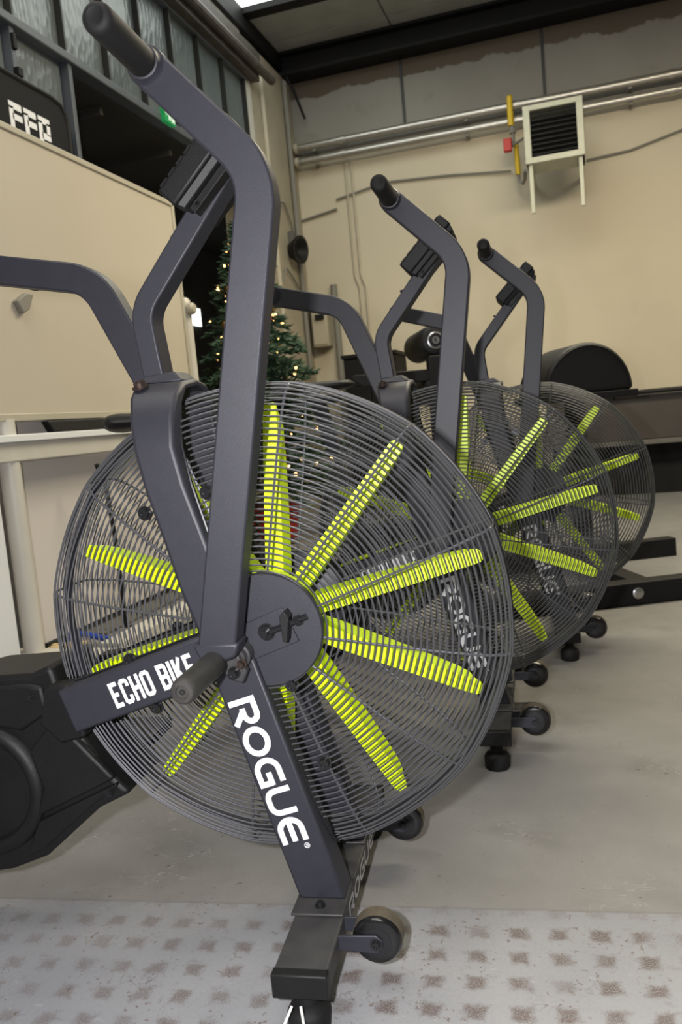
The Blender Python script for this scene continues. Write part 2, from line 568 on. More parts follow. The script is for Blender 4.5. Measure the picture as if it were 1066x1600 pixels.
def lettering(word, font, t, gap, to3d, lift):
    """flat letter shapes; to3d maps (along, up) in letter heights to a point; lift is the unit normal"""
    mb = MB()
    x = 0
    k = 0
    for ch in word:
        wd, strokes = font[ch]
        for st in strokes:
            k += 1
            off = Vector(lift) * (.0004 + .00004 * (k % 5))
            L, R_ = [], []
            closed = len(st) > 4 and hypot(st[0][0] - st[-1][0], st[0][1] - st[-1][1]) < 1e-6
            for i, p in enumerate(st):
                if closed:
                    a, b = st[i - 1 if i > 0 else -2], st[(i + 1) if i < len(st) - 1 else 1]
                else:
                    a, b = st[max(i - 1, 0)], st[min(i + 1, len(st) - 1)]
                d1 = Vector((p[0] - a[0], p[1] - a[1]))
                d2 = Vector((b[0] - p[0], b[1] - p[1]))
                if d1.length < 1e-9:
                    d1 = d2
                if d2.length < 1e-9:
                    d2 = d1
                d1.normalize()
                d2.normalize()
                d = (d1 + d2).normalized()
                n = Vector((-d.y, d.x))
                sc = t / 2 / max(.55, n.dot(Vector((-d1.y, d1.x))))
                L.append(to3d(x + p[0] + n.x * sc, p[1] + n.y * sc) + off)
                R_.append(to3d(x + p[0] - n.x * sc, p[1] - n.y * sc) + off)
            vs = L + R_
            m_ = len(st)
            mb.add(vs, [(i, i + 1, m_ + i + 1, m_ + i) for i in range(m_ - 1)])
        x += wd + gap
    return mb, x - gap


# ------------------------------------------------------------------ the setting
fb = MB()
fb.add([(-7, -3.5, 0), (6, -3.5, 0), (6, 7.2, 0), (-7, 7.2, 0)], [(0, 1, 2, 3)])
struct(fb.build('floor', M['floor'], smooth=False)).rotation_euler = (0, 0, TURN)
struct(MB().box(-2.0, 4.5, 6.2, 6.4, 0, 4.0).build('wall_back', M['wall'], loc=None, smooth=False)).matrix_world = Matrix.Rotation(YAW, 4, 'Z')
ROOM = Matrix.Rotation(YAW, 4, 'Z')


def room(o):
    o.matrix_world = ROOM @ o.matrix_world
    return o


# ceiling of concrete slabs with a skylight
ce = room(empty('ceiling', (0, 0, 0)))
struct(ce)
for y0, y1 in ((-3.5, -1.2), (-1.2, 1.2), (1.2, 3.4), (3.4, 5.32), (5.32, 5.80), (5.80, 6.2)):
    for i in range(6):
        x0 = -1.96 + i * 1.02
        if y0 == 3.4 and i < 2:
            continue
        MB().box(x0 + .006, x0 + 1.014, y0 + .006, y1 - .006, 4.0, 4.12).build('ceiling_slab', M['slab'], ce, bevel=.004, seg=1)
struct(room(MB().box(-1.96, .08, 3.4, 5.20, 4.03, 4.05).build('window_2', M['day'])))
struct(room(MB().box(-1.96, .08, 5.20, 5.32, 3.985, 4.12).build('trim_1', M['beam'])))
bm_ = MB()
bm_.box(-2.2, 4.2, 5.98, 6.19, 3.80, 3.825).box(-2.2, 4.2, 6.06, 6.10, 3.82, 3.985).box(-2.2, 4.2, 5.98, 6.19, 3.975, 3.999)
struct(room(bm_.build('trim_2', M['beam'], smooth=False)))
struct(room(MB().box(-2.10, -1.95, -3.0, 6.2, 3.87, 4.12).build('trim_3', M['beam'], smooth=False)))

# wall joints of the back wall (dark grooves between the concrete panels)
wj = room(empty('trim_4', (0, 0, 0)))
struct(wj)
for x in (-.925, .26, 1.45):
    MB().box(x - .012, x + .012, 6.19, 6.2, 3.25, 3.8).build('panel_joint', M['dark'], wj, smooth=False)

# left wall: low solid wall, corner pier, upper band
struct(room(MB().box(-2.12, -1.97, -3.2, 2.60, 0, 1.45).build('wall_left', M['lowwall'], smooth=False)))
struct(room(MB().box(-2.25, -1.95, 5.16, 6.2, 0, 3.80).build('wall_corner', M['wall_left'], smooth=False)))
struct(room(MB().box(-2.12, -1.99, -3.2, 5.2, 3.6, 4.0).build('wall_upper', M['stand'], smooth=False)))
struct(room(MB().box(-2.05, -1.93, 5.06, 5.17, 0, 3.46).build('trim_5', M['stand'], bevel=.005)))
bb = MB().box(-1.99, -1.86, -3.2, 5.2, 3.46, 3.56).box(-1.97, -1.84, -3.2, 5.2, 3.56, 3.66)
bb.tube([(-1.83, -3.2, 3.53), (-1.83, 5.4, 3.53)], .035, 10)
struct(room(bb.build('trim_6', M['brownbeam'])))

# upper glazing: one frame, panes picked out one by one
w1 = room(empty('window_1', (0, 0, 0)))
struct(w1)
MB().box(-1.99, -1.90, -3.2, 5.10, 2.652, 2.695).build('window_rail', M['winframe'], w1, bevel=.006)
MB().box(-1.99, -1.92, -3.2, 5.10, 3.44, 3.48).build('window_rail', M['winframe'], w1, bevel=.006)
ys = [2.245 + .402 * k for k in range(-6, 8)]
for k, y in enumerate(ys):
    MB().box(-1.985, -1.93, y - .006, y + .006, 2.70, 3.45).build('mullion', M['dark'], w1, smooth=False)
    if k:
        MB().box(-1.975, -1.965, ys[k - 1] + .011, y - .011, 2.70, 3.45).build('glass_pane', M['glass'], w1, smooth=False)
for y in (2.21, 2.645):
    MB().box(-1.99, -1.92, y - .016, y + .016, 1.45, 2.66).build('window_post', M['winframe'], w1, bevel=.004)
for y0, y1 in ((-.6, .8), (.8, 2.19), (2.235, 2.62)):
    MB().box(-1.975, -1.965, y0 + .01, y1 - .005, 1.45, 2.655).build('glass_pane', M['glass'], w1, smooth=False)
MB().box(-1.925, -1.895, 2.19, 2.225, 2.43, 2.47).box(-1.925, -1.905, 2.195, 2.22, 2.55, 2.62).build('window_hinge', M['beam'], w1, bevel=.004)

# dim office behind the opening
io = room(empty('wall_office', (0, 0, 0)))
struct(io)
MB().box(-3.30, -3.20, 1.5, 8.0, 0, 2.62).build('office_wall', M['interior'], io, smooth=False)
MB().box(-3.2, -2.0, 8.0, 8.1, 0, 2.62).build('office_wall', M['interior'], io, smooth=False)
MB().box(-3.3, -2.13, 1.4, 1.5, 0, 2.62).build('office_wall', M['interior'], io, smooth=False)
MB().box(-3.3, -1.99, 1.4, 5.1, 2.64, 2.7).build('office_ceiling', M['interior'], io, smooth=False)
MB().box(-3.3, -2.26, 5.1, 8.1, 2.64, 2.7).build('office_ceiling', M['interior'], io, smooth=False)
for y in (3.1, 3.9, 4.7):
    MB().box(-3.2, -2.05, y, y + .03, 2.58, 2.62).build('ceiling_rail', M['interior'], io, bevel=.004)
struct(room(MB().box(-3.20, -3.185, 6.10, 6.45, 1.83, 2.0).build('window_3', M['day'], smooth=False)))

# ------------------------------------------------------------------ the exercise bikes
HZ = .48          # hub height
RR = .345         # guard radius
SPOKES = [80, 50, 20, -10, -40, -70, -100, -130, -160, 170, 140, 110]

LEGS = ((-.058, .475), (.052, .088))
LEG_W = .064
ECHO = ((-.03, .462), (-.309, .371))
ECHO_W = .068
BRK = [(-.105, .455, -.082, -.020), (-.105, .55, -.112, -.047), (-.105, .615, -.127, -.065), (-.105, .69, -.146, -.086), (-.103, .745, -.156, -.097),
       (-.094, .787, -.161, -.097), (-.074, .818, -.166, -.096), (-.045, .836, -.170, -.094), (0, .842, -.172, -.092)]


def seg_d(p, a, b):
    ax, az = a
    dx, dz = b[0] - ax, b[1] - az
    t = max(0, min(1, ((p[0] - ax) * dx + (p[1] - az) * dz) / (dx * dx + dz * dz)))
    return hypot(p[0] - ax - t * dx, p[1] - az - t * dz)


BRK_MID = [((s[2] + s[3]) / 2, s[1]) for s in BRK]


def covered(x, z, ay):
    """where the frame bars sit in the guard"""
    if ay > .046:
        if seg_d((x, z), *LEGS) < LEG_W / 2 - .001:
            return True
        if seg_d((x, z), *ECHO) < ECHO_W / 2 - .001:
            return True
    if z > .45:
        for a, b in zip(BRK_MID[:-1], BRK_MID[1:]):
            if seg_d((x, z), a, b) < .031 and (ay > .05 or z > .8):
                return True
    return False


def guard_profile(n):
    """(radius, depth) from the hub plate out over the shoulder to the rim"""
    pts = []
    P0, P1, P2, P3 = (.084, .092), (.26, .088), (.340, .082), (RR, .040)
    for k in range(60):
        t = k / 59
        a = [(1 - t) ** 3, 3 * t * (1 - t) ** 2, 3 * t * t * (1 - t), t ** 3]
        pts.append((sum(c * p[0] for c, p in zip(a, (P0, P1, P2, P3))), sum(c * p[1] for c, p in zip(a, (P0, P1, P2, P3)))))
    pts.append((RR, 0.0))
    d = [0]
    for p, q in zip(pts[:-1], pts[1:]):
        d.append(d[-1] + hypot(q[0] - p[0], q[1] - p[1]))
    out = []
    for k in range(n):
        s_ = d[-1] * k / (n - 1)
        for i in range(len(d) - 1):
            if d[i] <= s_ <= d[i + 1] + 1e-9:
                f = (s_ - d[i]) / (d[i + 1] - d[i])
                out.append((pts[i][0] + f * (pts[i + 1][0] - pts[i][0]), pts[i][1] + f * (pts[i + 1][1] - pts[i][1])))
                break
    return out


def poly_r(a):
    """the welded rings sit a little flat between the spokes"""
    q = (math.degrees(a) - SPOKES[0]) % 30 - 15
    return 1 - .22 * (1 - cos(radians(15)) / cos(radians(q)))


def guard(side, parent):
    mb = MB()
    NS = 150
    prof = guard_profile(38)
    if side > 0:
        prof = prof[:-1]
    for r, dep in prof:
        y = side * dep
        pts = []
        for k in range(NS):
            a = 2 * pi * k / NS
            rr = r * (poly_r(a) if r > .2 else 1)
            pts.append((rr * cos(a), y, HZ + rr * sin(a)))
        keep = [not covered(p[0], p[2], dep) for p in pts]
        if all(keep):
            mb.tube(pts, .00132, 4, closed=True)
            continue
        k0 = keep.index(False)
        run = []
        for k in range(1, NS + 1):
            i = (k0 + k) % NS
            if keep[i]:
                run.append(pts[i])
            if (not keep[i] or k == NS) and run:
                if len(run) > 1:
                    mb.tube(run, .00132, 4)
                run = []
    o = stuff(mb.build('guard_ring_wires', M['wire'], parent))
    sp = MB()
    fine = guard_profile(26)
    for dg in SPOKES:
        a = radians(dg)
        pts = [(r * cos(a), side * (d - .004), HZ + r * sin(a)) for r, d in fine]
        run = []
        for p, (r, d) in zip(pts, fine):
            if not covered(p[0], p[2], d):
                run.append(p)
            elif run:
                if len(run) > 1:
                    sp.tube(run, .0019, 6)
                run = []
        if len(run) > 1:
            sp.tube(run, .0019, 6)
    stuff(sp.build('guard_spokes', M['wire'], parent))
    # border wires where the guard meets the frame bars
    ed = MB()

    def dome(x, z):
        r = min(hypot(x, z - HZ), RR - .001)
        for (r0, d0), (r1, d1) in zip(fine[:-1], fine[1:]):
            if r0 <= r <= r1:
                return d0 + (d1 - d0) * (r - r0) / max(r1 - r0, 1e-6)
        return .04
    for (a, b), hw in ((LEGS, LEG_W / 2), (ECHO, ECHO_W / 2)):
        dx, dz = b[0] - a[0], b[1] - a[1]
        L = hypot(dx, dz)
        for sg in (-1, 1):
            pts = []
            for k in range(40):
                t = k / 39
                x, z = a[0] + dx * t - dz / L * sg * (hw + .002), a[1] + dz * t + dx / L * sg * (hw + .002)
                if .085 < hypot(x, z - HZ) < RR:
                    pts.append((x, side * dome(x, z), z))
            if len(pts) > 2:
                ed.tube(pts, .002, 6)
    for sg in (-1, 1):
        pts = []
        for (x, z), s_ in zip(BRK_MID[1:-1], BRK[1:-1]):
            x2 = x + sg * .033
            if hypot(x2, z - HZ) < RR:
                pts.append((x2, side * dome(x2, z), z))
        ed.tube(pts, .002, 6)
    ed.build('guard_border_wire', M['bolt'], parent)


def bolt(parent, c, axis, r=.009, h=.006, m_='bolt', name='bolt'):
    ax = Vector(axis).normalized()
    mb = MB()
    mb.lathe([(0, r), (.0015, r), (.0015, r * .72), (h, r * .66), (h, r * .34), (h - .002, r * .34)], c, ax, 18)
    return mb.build(name, M[m_], parent)


def make_bike():
    root = empty('exercise_bike', (0, 0, 0))
    # fan with ten folded blades
    hub = MB().lathe([(-.03, .03), (-.03, .060), (-.026, .062), (.026, .062), (.03, .060), (.03, .03)], (0, 0, HZ), (0, 1, 0), 48).build('fan_hub', M['black'], root, loc=(0, 0, HZ))
    for k in range(10):
        a = radians(14 + 36 * k)
        er, et = Vector((cos(a), 0, sin(a))), Vector((-sin(a), 0, cos(a)))
        mb = MB()
        th = .0012

        def q(r, t, y):
            return er * r + et * t + Vector((0, y, 0))
        # a channel: flat face to the side of the bike, two flanges folded back, tips cut on a slant
        secs = []
        for r, wd, back in ((.058, .0140, .024), (.12, .0135, .024), (.22, .0120, .020), (.276, .0108, .014), (.294, .0104, .004), (.301, .0102, -.012), (.311, .0095, -.0185), (.3155, .0060, -.0195)):
            secs.append([q(r, -wd, back), q(r, -wd * .94, -.020), q(r, wd * .94, -.020), q(r, wd, back)])
        vs = [p for sec in secs for p in sec]
        fs = []
        for a_ in range(len(secs) - 1):
            for b_ in range(3):
                fs.append((a_ * 4 + b_, a_ * 4 + b_ + 1, a_ * 4 + b_ + 5, a_ * 4 + b_ + 4))
        mb.add(vs, fs)
        o = mb.build('fan_blade', M['neon'], hub, smooth=False)
        so = o.modifiers.new('sheet', 'SOLIDIFY')
        so.thickness = .0014
        so.offset = 0
    # outer band of the guard
    band = []
    for k in range(96):
        a = 2 * pi * k / 96
        f = poly_r(a)
        band.append([(r * f * cos(a), y, HZ + r * f * sin(a)) for r, y in ((RR - .0015, -.009), (RR + .0025, -.009), (RR + .0025, .009), (RR - .0015, .009))])
    band.append(band[0])
    MB().loft(band, caps=False).build('guard_rim', M['frame'], root)
    # hub covers
    for s in (-1, 1):
        MB().lathe([(0, .078), (.003, .081), (.012, .081), (.015, .079), (.015, .0001)], (.006, s * .080, HZ), (0, s, 0), 56).build('hub_cover', M['frame'], root, angle=50)
        if s < 0:
            MB().lathe([(-.016, .0815), (.0005, .0825)], (0, s * .08, HZ), (0, s, 0), 48).build('hub_rim', M['neon'], root)
        pl = MB().prism([(-.05, .482), (.033, .512), (.053, .464), (-.03, .434)], s * .0945, s * .0985).build('axle_plate', M['frame'], root, bevel=.0012)
        MB().lathe([(0, .0125), (.002, .0125), (.002, .010), (.009, .009), (.009, .0055), (.018, .0055), (.018, .0001)], (.008, s * .0975, .479), (0, s, 0), 20).build('axle_nut', M['bolt'], pl)
        tb = MB().cyl((.016, s * .105, .481), (.068, s * .105, .5), .0042, 14)
        tb.lathe([(0, .0075), (.008, .0075)], (.052, s * .105, .494), (1, 0, .36), 6)
        tb.build('tension_bolt', M['bolt'], pl)
        MB().prism([(.036, .470), (.042, .468), (.047, .503), (.041, .512), (.034, .505)], s * .098, s * .121).build('tension_block', M['black'], pl, bevel=.001)
        guard(s, root)
        # front leg
        d = Vector((LEGS[1][0] - LEGS[0][0], 0, LEGS[1][1] - LEGS[0][1])).normalized()
        nrm = Vector((-d.z, 0, d.x))
        y0, y1 = s * .105, s * .055
        hw = LEG_W / 2
        a, b = LEGS[0], LEGS[1]
        leg = MB().prism([(a[0] - nrm.x * hw, a[1] - nrm.z * hw), (a[0] + nrm.x * hw, a[1] + nrm.z * hw + .01), (b[0] + hw * 1.06, b[1]), (b[0] - hw * 1.06, b[1])], y0, y1).build('front_leg', M['frame'], root, bevel=.004)
        MB().box(b[0] - .038, b[0] + .036, *sorted((s * .142, s * .05)), .0855, .0895).build('foot_plate', M['worn'], leg, bevel=.0015)
        bolt(leg, (b[0] + .0, s * .122, .0895), (0, 0, 1), .008, .006)
        # lettering down the leg: reading from the hub to the floor
        if s < 0:
            h = .040
            org = Vector((-.0455, -.105, .4115)) + d * .026 + Vector((-d.z, 0, d.x)) * -.0005
            up = Vector((-d.z, 0, d.x))      # tops of the letters face forward
            f3 = lambda u, v: org + d * (u * h) + up * ((v - .5) * h)
            tm, L = lettering('ROGUE', WIDE, .205, .075, f3, (0, -1, 0))
            k = .222 / (L * h)
            f3 = lambda u, v: org + d * (u * h * k) + up * ((v - .5) * h * 1.0)
            tm, L = lettering('ROGUE', WIDE, .21, .075, f3, (0, -1, 0))
            c = org + d * (.229) + up * .014
            cir = [c + Vector((.0042 * cos(2 * pi * j / 16), -.0006, .0042 * sin(2 * pi * j / 16))) for j in range(17)]
            for j in range(16):
                pa, pb = cir[j], cir[j + 1]
                tm.add([pa, pb, c + (pb - c) * .78, c + (pa - c) * .78], [(0, 1, 2, 3)])
            r2, _ = lettering('R', WIDE, .2, .1, lambda u, v: c + d * ((u - .45) * .004) + up * ((v - .5) * .0042), (0, -1, 0))
            tm.add(r2.v, r2.f)
            tm.build('leg_lettering', M['letter'], leg, smooth=False)
        else:
            h = .043
            org = Vector((-.0455, .105, .4115))
            up = Vector((d.z, 0, -d.x))
            e = org + d * .245
            f3 = lambda u, v: e - d * (u * h * .94) + up * ((v - .5) * h)
            tm, L = lettering('ROGUE', WIDE, .21, .075, f3, (0, 1, 0))
            tm.build('leg_lettering', M['letter'], leg, smooth=False)
        # side bar running back from the hub
        a, b = ECHO
        e = Vector((b[0] - a[0], 0, b[1] - a[1])).normalized()
        n2 = Vector((-e.z, 0, e.x))
        hw = ECHO_W / 2
        bar = MB().prism([(a[0] + n2.x * hw, a[1] + n2.z * hw), (a[0] - n2.x * hw, a[1] - n2.z * hw), (b[0] - n2.x * hw, b[1] - n2.z * hw), (b[0] + n2.x * hw, b[1] + n2.z * hw)], s * .105, s * .06).build('side_bar', M['frame'], root, bevel=.004)
        br = MB().prism([(b[0] + .004, b[1] + .04), (b[0] - .035, b[1] + .036), (b[0] - .05, b[1] - .02), (b[0] - .02, b[1] - .05), (b[0] + .022, b[1] - .04)], s * .098, s * .062).build('bar_bracket', M['black'], bar, bevel=.004)
        h = .038
        if s < 0:
            org = Vector((-.2325, -.105, .3940))
            f3 = lambda u, v: org - e * (u * h * 1.0) + Vector((e.z, 0, -e.x)) * ((v - .5) * h)
            tm, L = lettering('ECHO BIKE', BLOCK, .17, .075, f3, (0, -1, 0))
            k = .139 / (L * h)
            f3 = lambda u, v: org - e * (u * h * k) + Vector((e.z, 0, -e.x)) * ((v - .5) * h)
            tm, L = lettering('ECHO BIKE', BLOCK, .17, .075, f3, (0, -1, 0))
        else:
            org = Vector((-.10, .105, .4395))
            f3 = lambda u, v: org + e * (u * h * .95) + Vector((e.z, 0, -e.x)) * ((v - .5) * h)
            tm, L = lettering('ECHO BIKE', BLOCK, .17, .075, f3, (0, 1, 0))
        tm.build('bar_lettering', M['letter'], bar, smooth=False)
        # fixing bolts of the guard, at the edges of the bars
        for (x, z) in ((.034, .400), (.070, .285), (.0, .275), (-.205, .443), (-.172, .372), (-.06, .678), (-.155, .655)):
            bolt(root, (x, s * .090, z), (0, s, 0), .0105, .009, 'bolt', 'guard_bolt')
    # upper fork: two arms that curve in over the guard to the mast
    secs = []
    full = BRK + [(-s[0], s[1], s[2], s[3]) for s in BRK[-2::-1]]
    for i, (y, z, x0, x1) in enumerate(full):
        a, b = full[max(i - 1, 0)], full[min(i + 1, len(full) - 1)]
        t = Vector((0, b[0] - a[0], b[1] - a[1])).normalized()
        n = Vector((0, t.z, -t.y))     # towards the guard
        th = .030 if abs(y) > .09 else (.020 if abs(y) > .06 else .012)
        o_ = Vector((0, y, z))
        i_ = o_ + n * th
        secs.append([Vector((x0, o_.y, o_.z)), Vector((x1, o_.y, o_.z)), Vector((x1 + .004, i_.y, i_.z)), Vector((x0 - .002, i_.y, i_.z))])
    fork = MB().loft(secs).build('upper_fork', M['frame'], root, bevel=.006, seg=3, angle=40)
    MB().loft([[(-.168, -.034, .838), (-.100, -.034, .838), (-.100, .034, .838), (-.168, .034, .838)], [(-.162, -.026, .850), (-.114, -.026, .853), (-.114, .026, .853), (-.162, .026, .850)]]).build('mast_socket', M['frame'], fork, bevel=.003)
    bolt(fork, (-.156, -.055, .833), (-.1, -.45, 1), .012, .008, 'rust')
    bolt(fork, (-.156, .055, .833), (-.1, .45, 1), .012, .008, 'rust')
    # mast and console
    path = fillet([(-.148, .838), (-.159, .945), (-.012, 1.122)], .06, 7)
    mast = MB().ribbon(path, .032, -.022, .022).build('console_mast', M['frame'], root, bevel=.0028)
    for x, z in ((-.166, .885), (-.172, .93), (-.10, 1.045)):
        bolt(mast, (x, 0, z), (-1, 0, .1), .005, .006)
    u = Vector((.71, 0, .704))          # along the console
    v = Vector((.704, 0, -.71))         # from the display to its back
    o0 = Vector((-.095, 0, 1.094))
    fr = lambda a, y, b: tuple(o0 + u * a + v * b + Vector((0, y, 0)))
    con = MB().box(0, .138, -.064, .064, 0, .032, lambda a, y, b: fr(a, y, b)).build('console', M['black'], root, bevel=.004)
    MB().loft([[fr(.003, -.060, .032), fr(.135, -.060, .032), fr(.135, .060, .032), fr(.003, .060, .032)], [fr(.006, -.056, .043), fr(.132, -.056, .043), fr(.132, .056, .043), fr(.006, .056, .043)]]).build('console_back', M['black'], con, bevel=.0015)
    MB().box(.014, .124, -.048, .048, -.0012, .001, lambda a, y, b: fr(a, y, b)).build('console_screen', M['screen'], con)
    rb = MB()
    for k in range(7):
        rb.box(.008 + k * .018, .022 + k * .018, -.0652, -.064, .0, .003, lambda a, y, b: fr(a, y, b))
        rb.box(.008 + k * .018, .022 + k * .018, .064, .0652, .0, .003, lambda a, y, b: fr(a, y, b))
    stuff(rb.build('console_ridges', M['black'], con))
    MB().box(.010, .126, -.046, .046, .043, .054, lambda a, y, b: fr(a, y, b)).build('console_plate', M['black'], con, bevel=.001)
    for a, y in ((.022, -.046), (.10, -.046), (.022, .046), (.10, .046)):
        bolt(con, fr(a, y, .0485), (0, 1 if y > 0 else -1, 0), .0045, .002)
    # swinging arms with sideways grips; the far one trails
    piv = (-.05, .47)
    for s in (-1, 1):
        path = fillet([(-.0455, .470), (.0745, 1.071), (-.0525, 1.2125)], .085, 9)
        A = radians(36) if s > 0 else 0

        def rot(p):
            x, z = p[0] - piv[0], p[1] - piv[1]
            return (piv[0] + x * cos(A) - z * sin(A), piv[1] + x * sin(A) + z * cos(A))
        path = [rot(p) for p in path]
        loc = (piv[0], 0, piv[1])
        y0, y1 = s * .161, s * .124
        wd = [.052 - .004 * min(1, i / 6) for i in range(len(path))]
        arm = MB().ribbon(path, wd, y0, y1).build('handle_arm', M['frame'], root, bevel=.0032, seg=2, loc=loc)
        ge = rot((-.0528, 1.2135))
        lo = lambda mb, name, m_, **k: mb.build(name, m_, arm, **k)
        off = Vector((-piv[0], 0, -piv[1]))
        P = lambda x, y, z: Vector((x, y, z)) + off
        MB().lathe([(0, .0225), (.002, .0245), (.036, .0245), (.040, .0215), (.048, .0205), (.049, .018)], P(ge[0], s * .124, ge[1]), (0, s, 0), 28).build('grip_collar', M['frame'], arm)
        MB().lathe([(0, .0172), (.004, .0185), (.116, .0178), (.121, .0165), (.124, .013), (.1245, .010), (.1235, .0085), (.1235, .0001)], P(ge[0], s * .163, ge[1]), (-.01, s, .014), 28).build('rubber_grip', M['rubber'], arm)
        # pivot at the lower end, with the foot peg
        bx, bz = rot((-.0455, .462))
        MB().prism([rot(p) for p in ((-.078, .482), (-.012, .482), (-.020, .462), (-.044, .455), (-.070, .462))], s * .163, s * .122).build('arm_socket', M['frame'], root, bevel=.004)
        pb = MB().lathe([(0, .018), (.018, .018), (.020, .015), (.026, .013)], (-.030, s * .104, .452), (0, s, 0), 24).build('arm_pivot', M['worn'], root)
        MB().prism([(-.055, .470), (-.03, .472), (-.014, .435), (-.022, .418), (-.042, .424), (-.052, .445)], s * .122, s * .136).build('pivot_link', M['worn'], pb, bevel=.003)
        bolt(pb, (-.032, s * .136, .434), (0, s, 0), .009, .012, 'bolt')
        bolt(pb, (-.020, s * .136, .446), (0, s, 0), .007, .010, 'rust')
        MB().lathe([(0, .0150), (.004, .0168), (.104, .0168), (.110, .0158), (.113, .0135), (.1135, .0085), (.1115, .0075), (.1115, .0001)], (-.048, s * .165, .4565), (0, s, 0), 26).build('foot_peg', M['peg'], root)
        bolt(root, (-.048, s * .2745, .4565), (0, s, 0), .005, .003, 'bolt', 'peg_bolt')
    # front stabiliser
    st = MB().box(.0185, .0885, -.252, .252, .0543, .0855).build('front_stabiliser', M['worn'], root, bevel=.003)
    for s in (-1, 1):
        MB().box(.0175, .0895, *sorted((s * .262, s * .246)), .0540, .0858).build('end_cap', M['black'], st, bevel=.002)
        ft = MB().lathe([(0, .0240), (.004, .0268), (.025, .0268), (.031, .0235), (.036, .014), (.056, .012)], (.056, s * .240, 0), (0, 0, 1), 28).build('levelling_foot', M['rubber'], st)
        for e in (-1, 1):
            MB().prism([(.086, .064), (.1384, .061), (.147, .068), (.147, .079), (.1384, .086), (.086, .084)], s * .157 + e * .0185, s * .157 + e * .0225).build('wheel_bracket', M['frame'], st, bevel=.001)
        wh = MB().lathe([(-.018, .012), (-.018, .024), (-.016, .030), (-.011, .0335), (.011, .0335), (.016, .030), (.018, .024), (.018, .012)], (.1384, s * .157, .0737), (0, 1, 0), 40).build('transport_wheel', M['wheel'], st)
        MB().lathe([(-.0105, .0338), (.0105, .0338)], (.1384, s * .157, .0737), (0, 1, 0), 40).build('wheel_tread', M['tread'], wh)
        for e in (-1, 1):
            MB().lathe([(0, .020), (.0008, .020), (.0012, .013), (.0012, .006)], (.1384, s * .157 + e * .0178, .0737), (0, e, 0), 28).build('wheel_hub', M['bolt'], wh)
            bolt(wh, (.1384, s * .157 + e * .0225, .0737), (0, e, 0), .008, .005)
    h = .026
    org = Vector((.0885, -.105, .0695))
    tm, L = lettering('ROGUE', WIDE, .20, .09, lambda u_, v_: org + Vector((0, 1, 0)) * (u_ * h * 1.5) + Vector((0, 0, 1)) * ((v_ - .5) * h), (1, 0, 0))
    tm.build('stabiliser_lettering', M['letter_dim'], st, smooth=False)
    # chain cover, crank recess, cranks and pedals
    arcp = [(RR * 1.018 * cos(radians(a)), HZ + RR * 1.018 * sin(radians(a))) for a in range(226, 188, -4)]
    outl = [(-.30, .202)] + arcp + [(-.352, .432), (-.385, .419), (-.50, .415), (-.62, .39), (-.665, .31), (-.66, .18), (-.60, .11), (-.52, .090), (-.46, .100), (-.40, .122)]
    cov = MB().prism(outl, -.066, .066).build('chain_cover', M['black'], root, bevel=.008, seg=3, smooth=True)
    for s in (-1, 1):
        MB().prism([(-.40, .30), (-.352, .345), (-.335, .338), (-.262, .255), (-.405, .190), (-.385, .24)], s * .060, s * .076).build('cover_panel', M['black'], cov, bevel=.006, seg=3)
        MB().prism([(-.40, .185), (-.262, .246), (-.262, .240), (-.305, .212), (-.40, .138), (-.43, .125)], s * .060, s * .073).build('cover_panel', M['black'], cov, bevel=.006, seg=3)
        MB().prism([(-.50, .40), (-.39, .405), (-.365, .40), (-.36, .36), (-.41, .33), (-.50, .345)], s * .058, s * .072).build('cover_panel', M['black'], cov, bevel=.006, seg=3)
        MB().lathe([(.0, .112), (.012, .108), (.018, .098), (.016, .090), (.006, .084), (-.004, .080), (-.01, .02)], (-.495, s * .062, .236), (0, s, 0), 48).build('crank_ring', M['black'], cov, angle=60)
        bolt(cov, (-.275, s * .073, .231), (0, s, 0), .006, .004)
        bolt(cov, (-.385, s * .072, .385), (0, s, 0), .006, .004)
        ck = MB().box(*sorted((-.495, -.495 - .17 * (-s))), *sorted((s * .085, s * .102)), .224, .248)
        ck = MB().loft([[(-.50 - s * -.0, s * .085, .222), (-.50, s * .102, .222), (-.50, s * .102, .25), (-.50, s * .085, .25)], [(-.50 + s * .17, s * .085, .227), (-.50 + s * .17, s * .102, .227), (-.50 + s * .17, s * .102, .246), (-.50 + s * .17, s * .085, .246)]]).build('crank_arm', M['frame'], root, bevel=.004)
        px = -.50 + s * .17
        MB().box(px - .045, px + .045, *sorted((s * .112, s * .205)), .226, .248).build('pedal', M['black'], root, bevel=.006)
        MB().cyl((-.495, s * .055, .236), (-.495, s * .104, .236), .016, 20).build('crank_axle', M['bolt'], root)
    # rear frame, seat post, saddle
    MB().ribbon(fillet([(-.60, .30), (-.78, .20), (-1.02, .105)], .1, 5), .05, -.03, .03).build('rear_beam', M['frame'], root, bevel=.004)
    MB().box(-1.06, -.99, -.25, .25, .055, .09).build('rear_stabiliser', M['worn'], root, bevel=.003)
    for s in (-1, 1):
        MB().lathe([(0, .029), (.004, .031), (.016, .029), (.020, .022), (.024, .012), (.056, .012)], (-1.025, s * .22, 0), (0, 0, 1), 24).build('levelling_foot', M['rubber'], root)
    MB().ribbon([(-.60, .36), (-.665, .60)], .06, -.03, .03).build('seat_tube', M['frame'], root, bevel=.004)
    post = MB().ribbon([(-.655, .56), (-.70, .735)], .045, -.022, .022).build('seat_post', M['frame'], root, bevel=.003)
    MB().box(-.78, -.62, -.018, .018, .728, .755).build('seat_slider', M['frame'], post, bevel=.003)
    secs = []
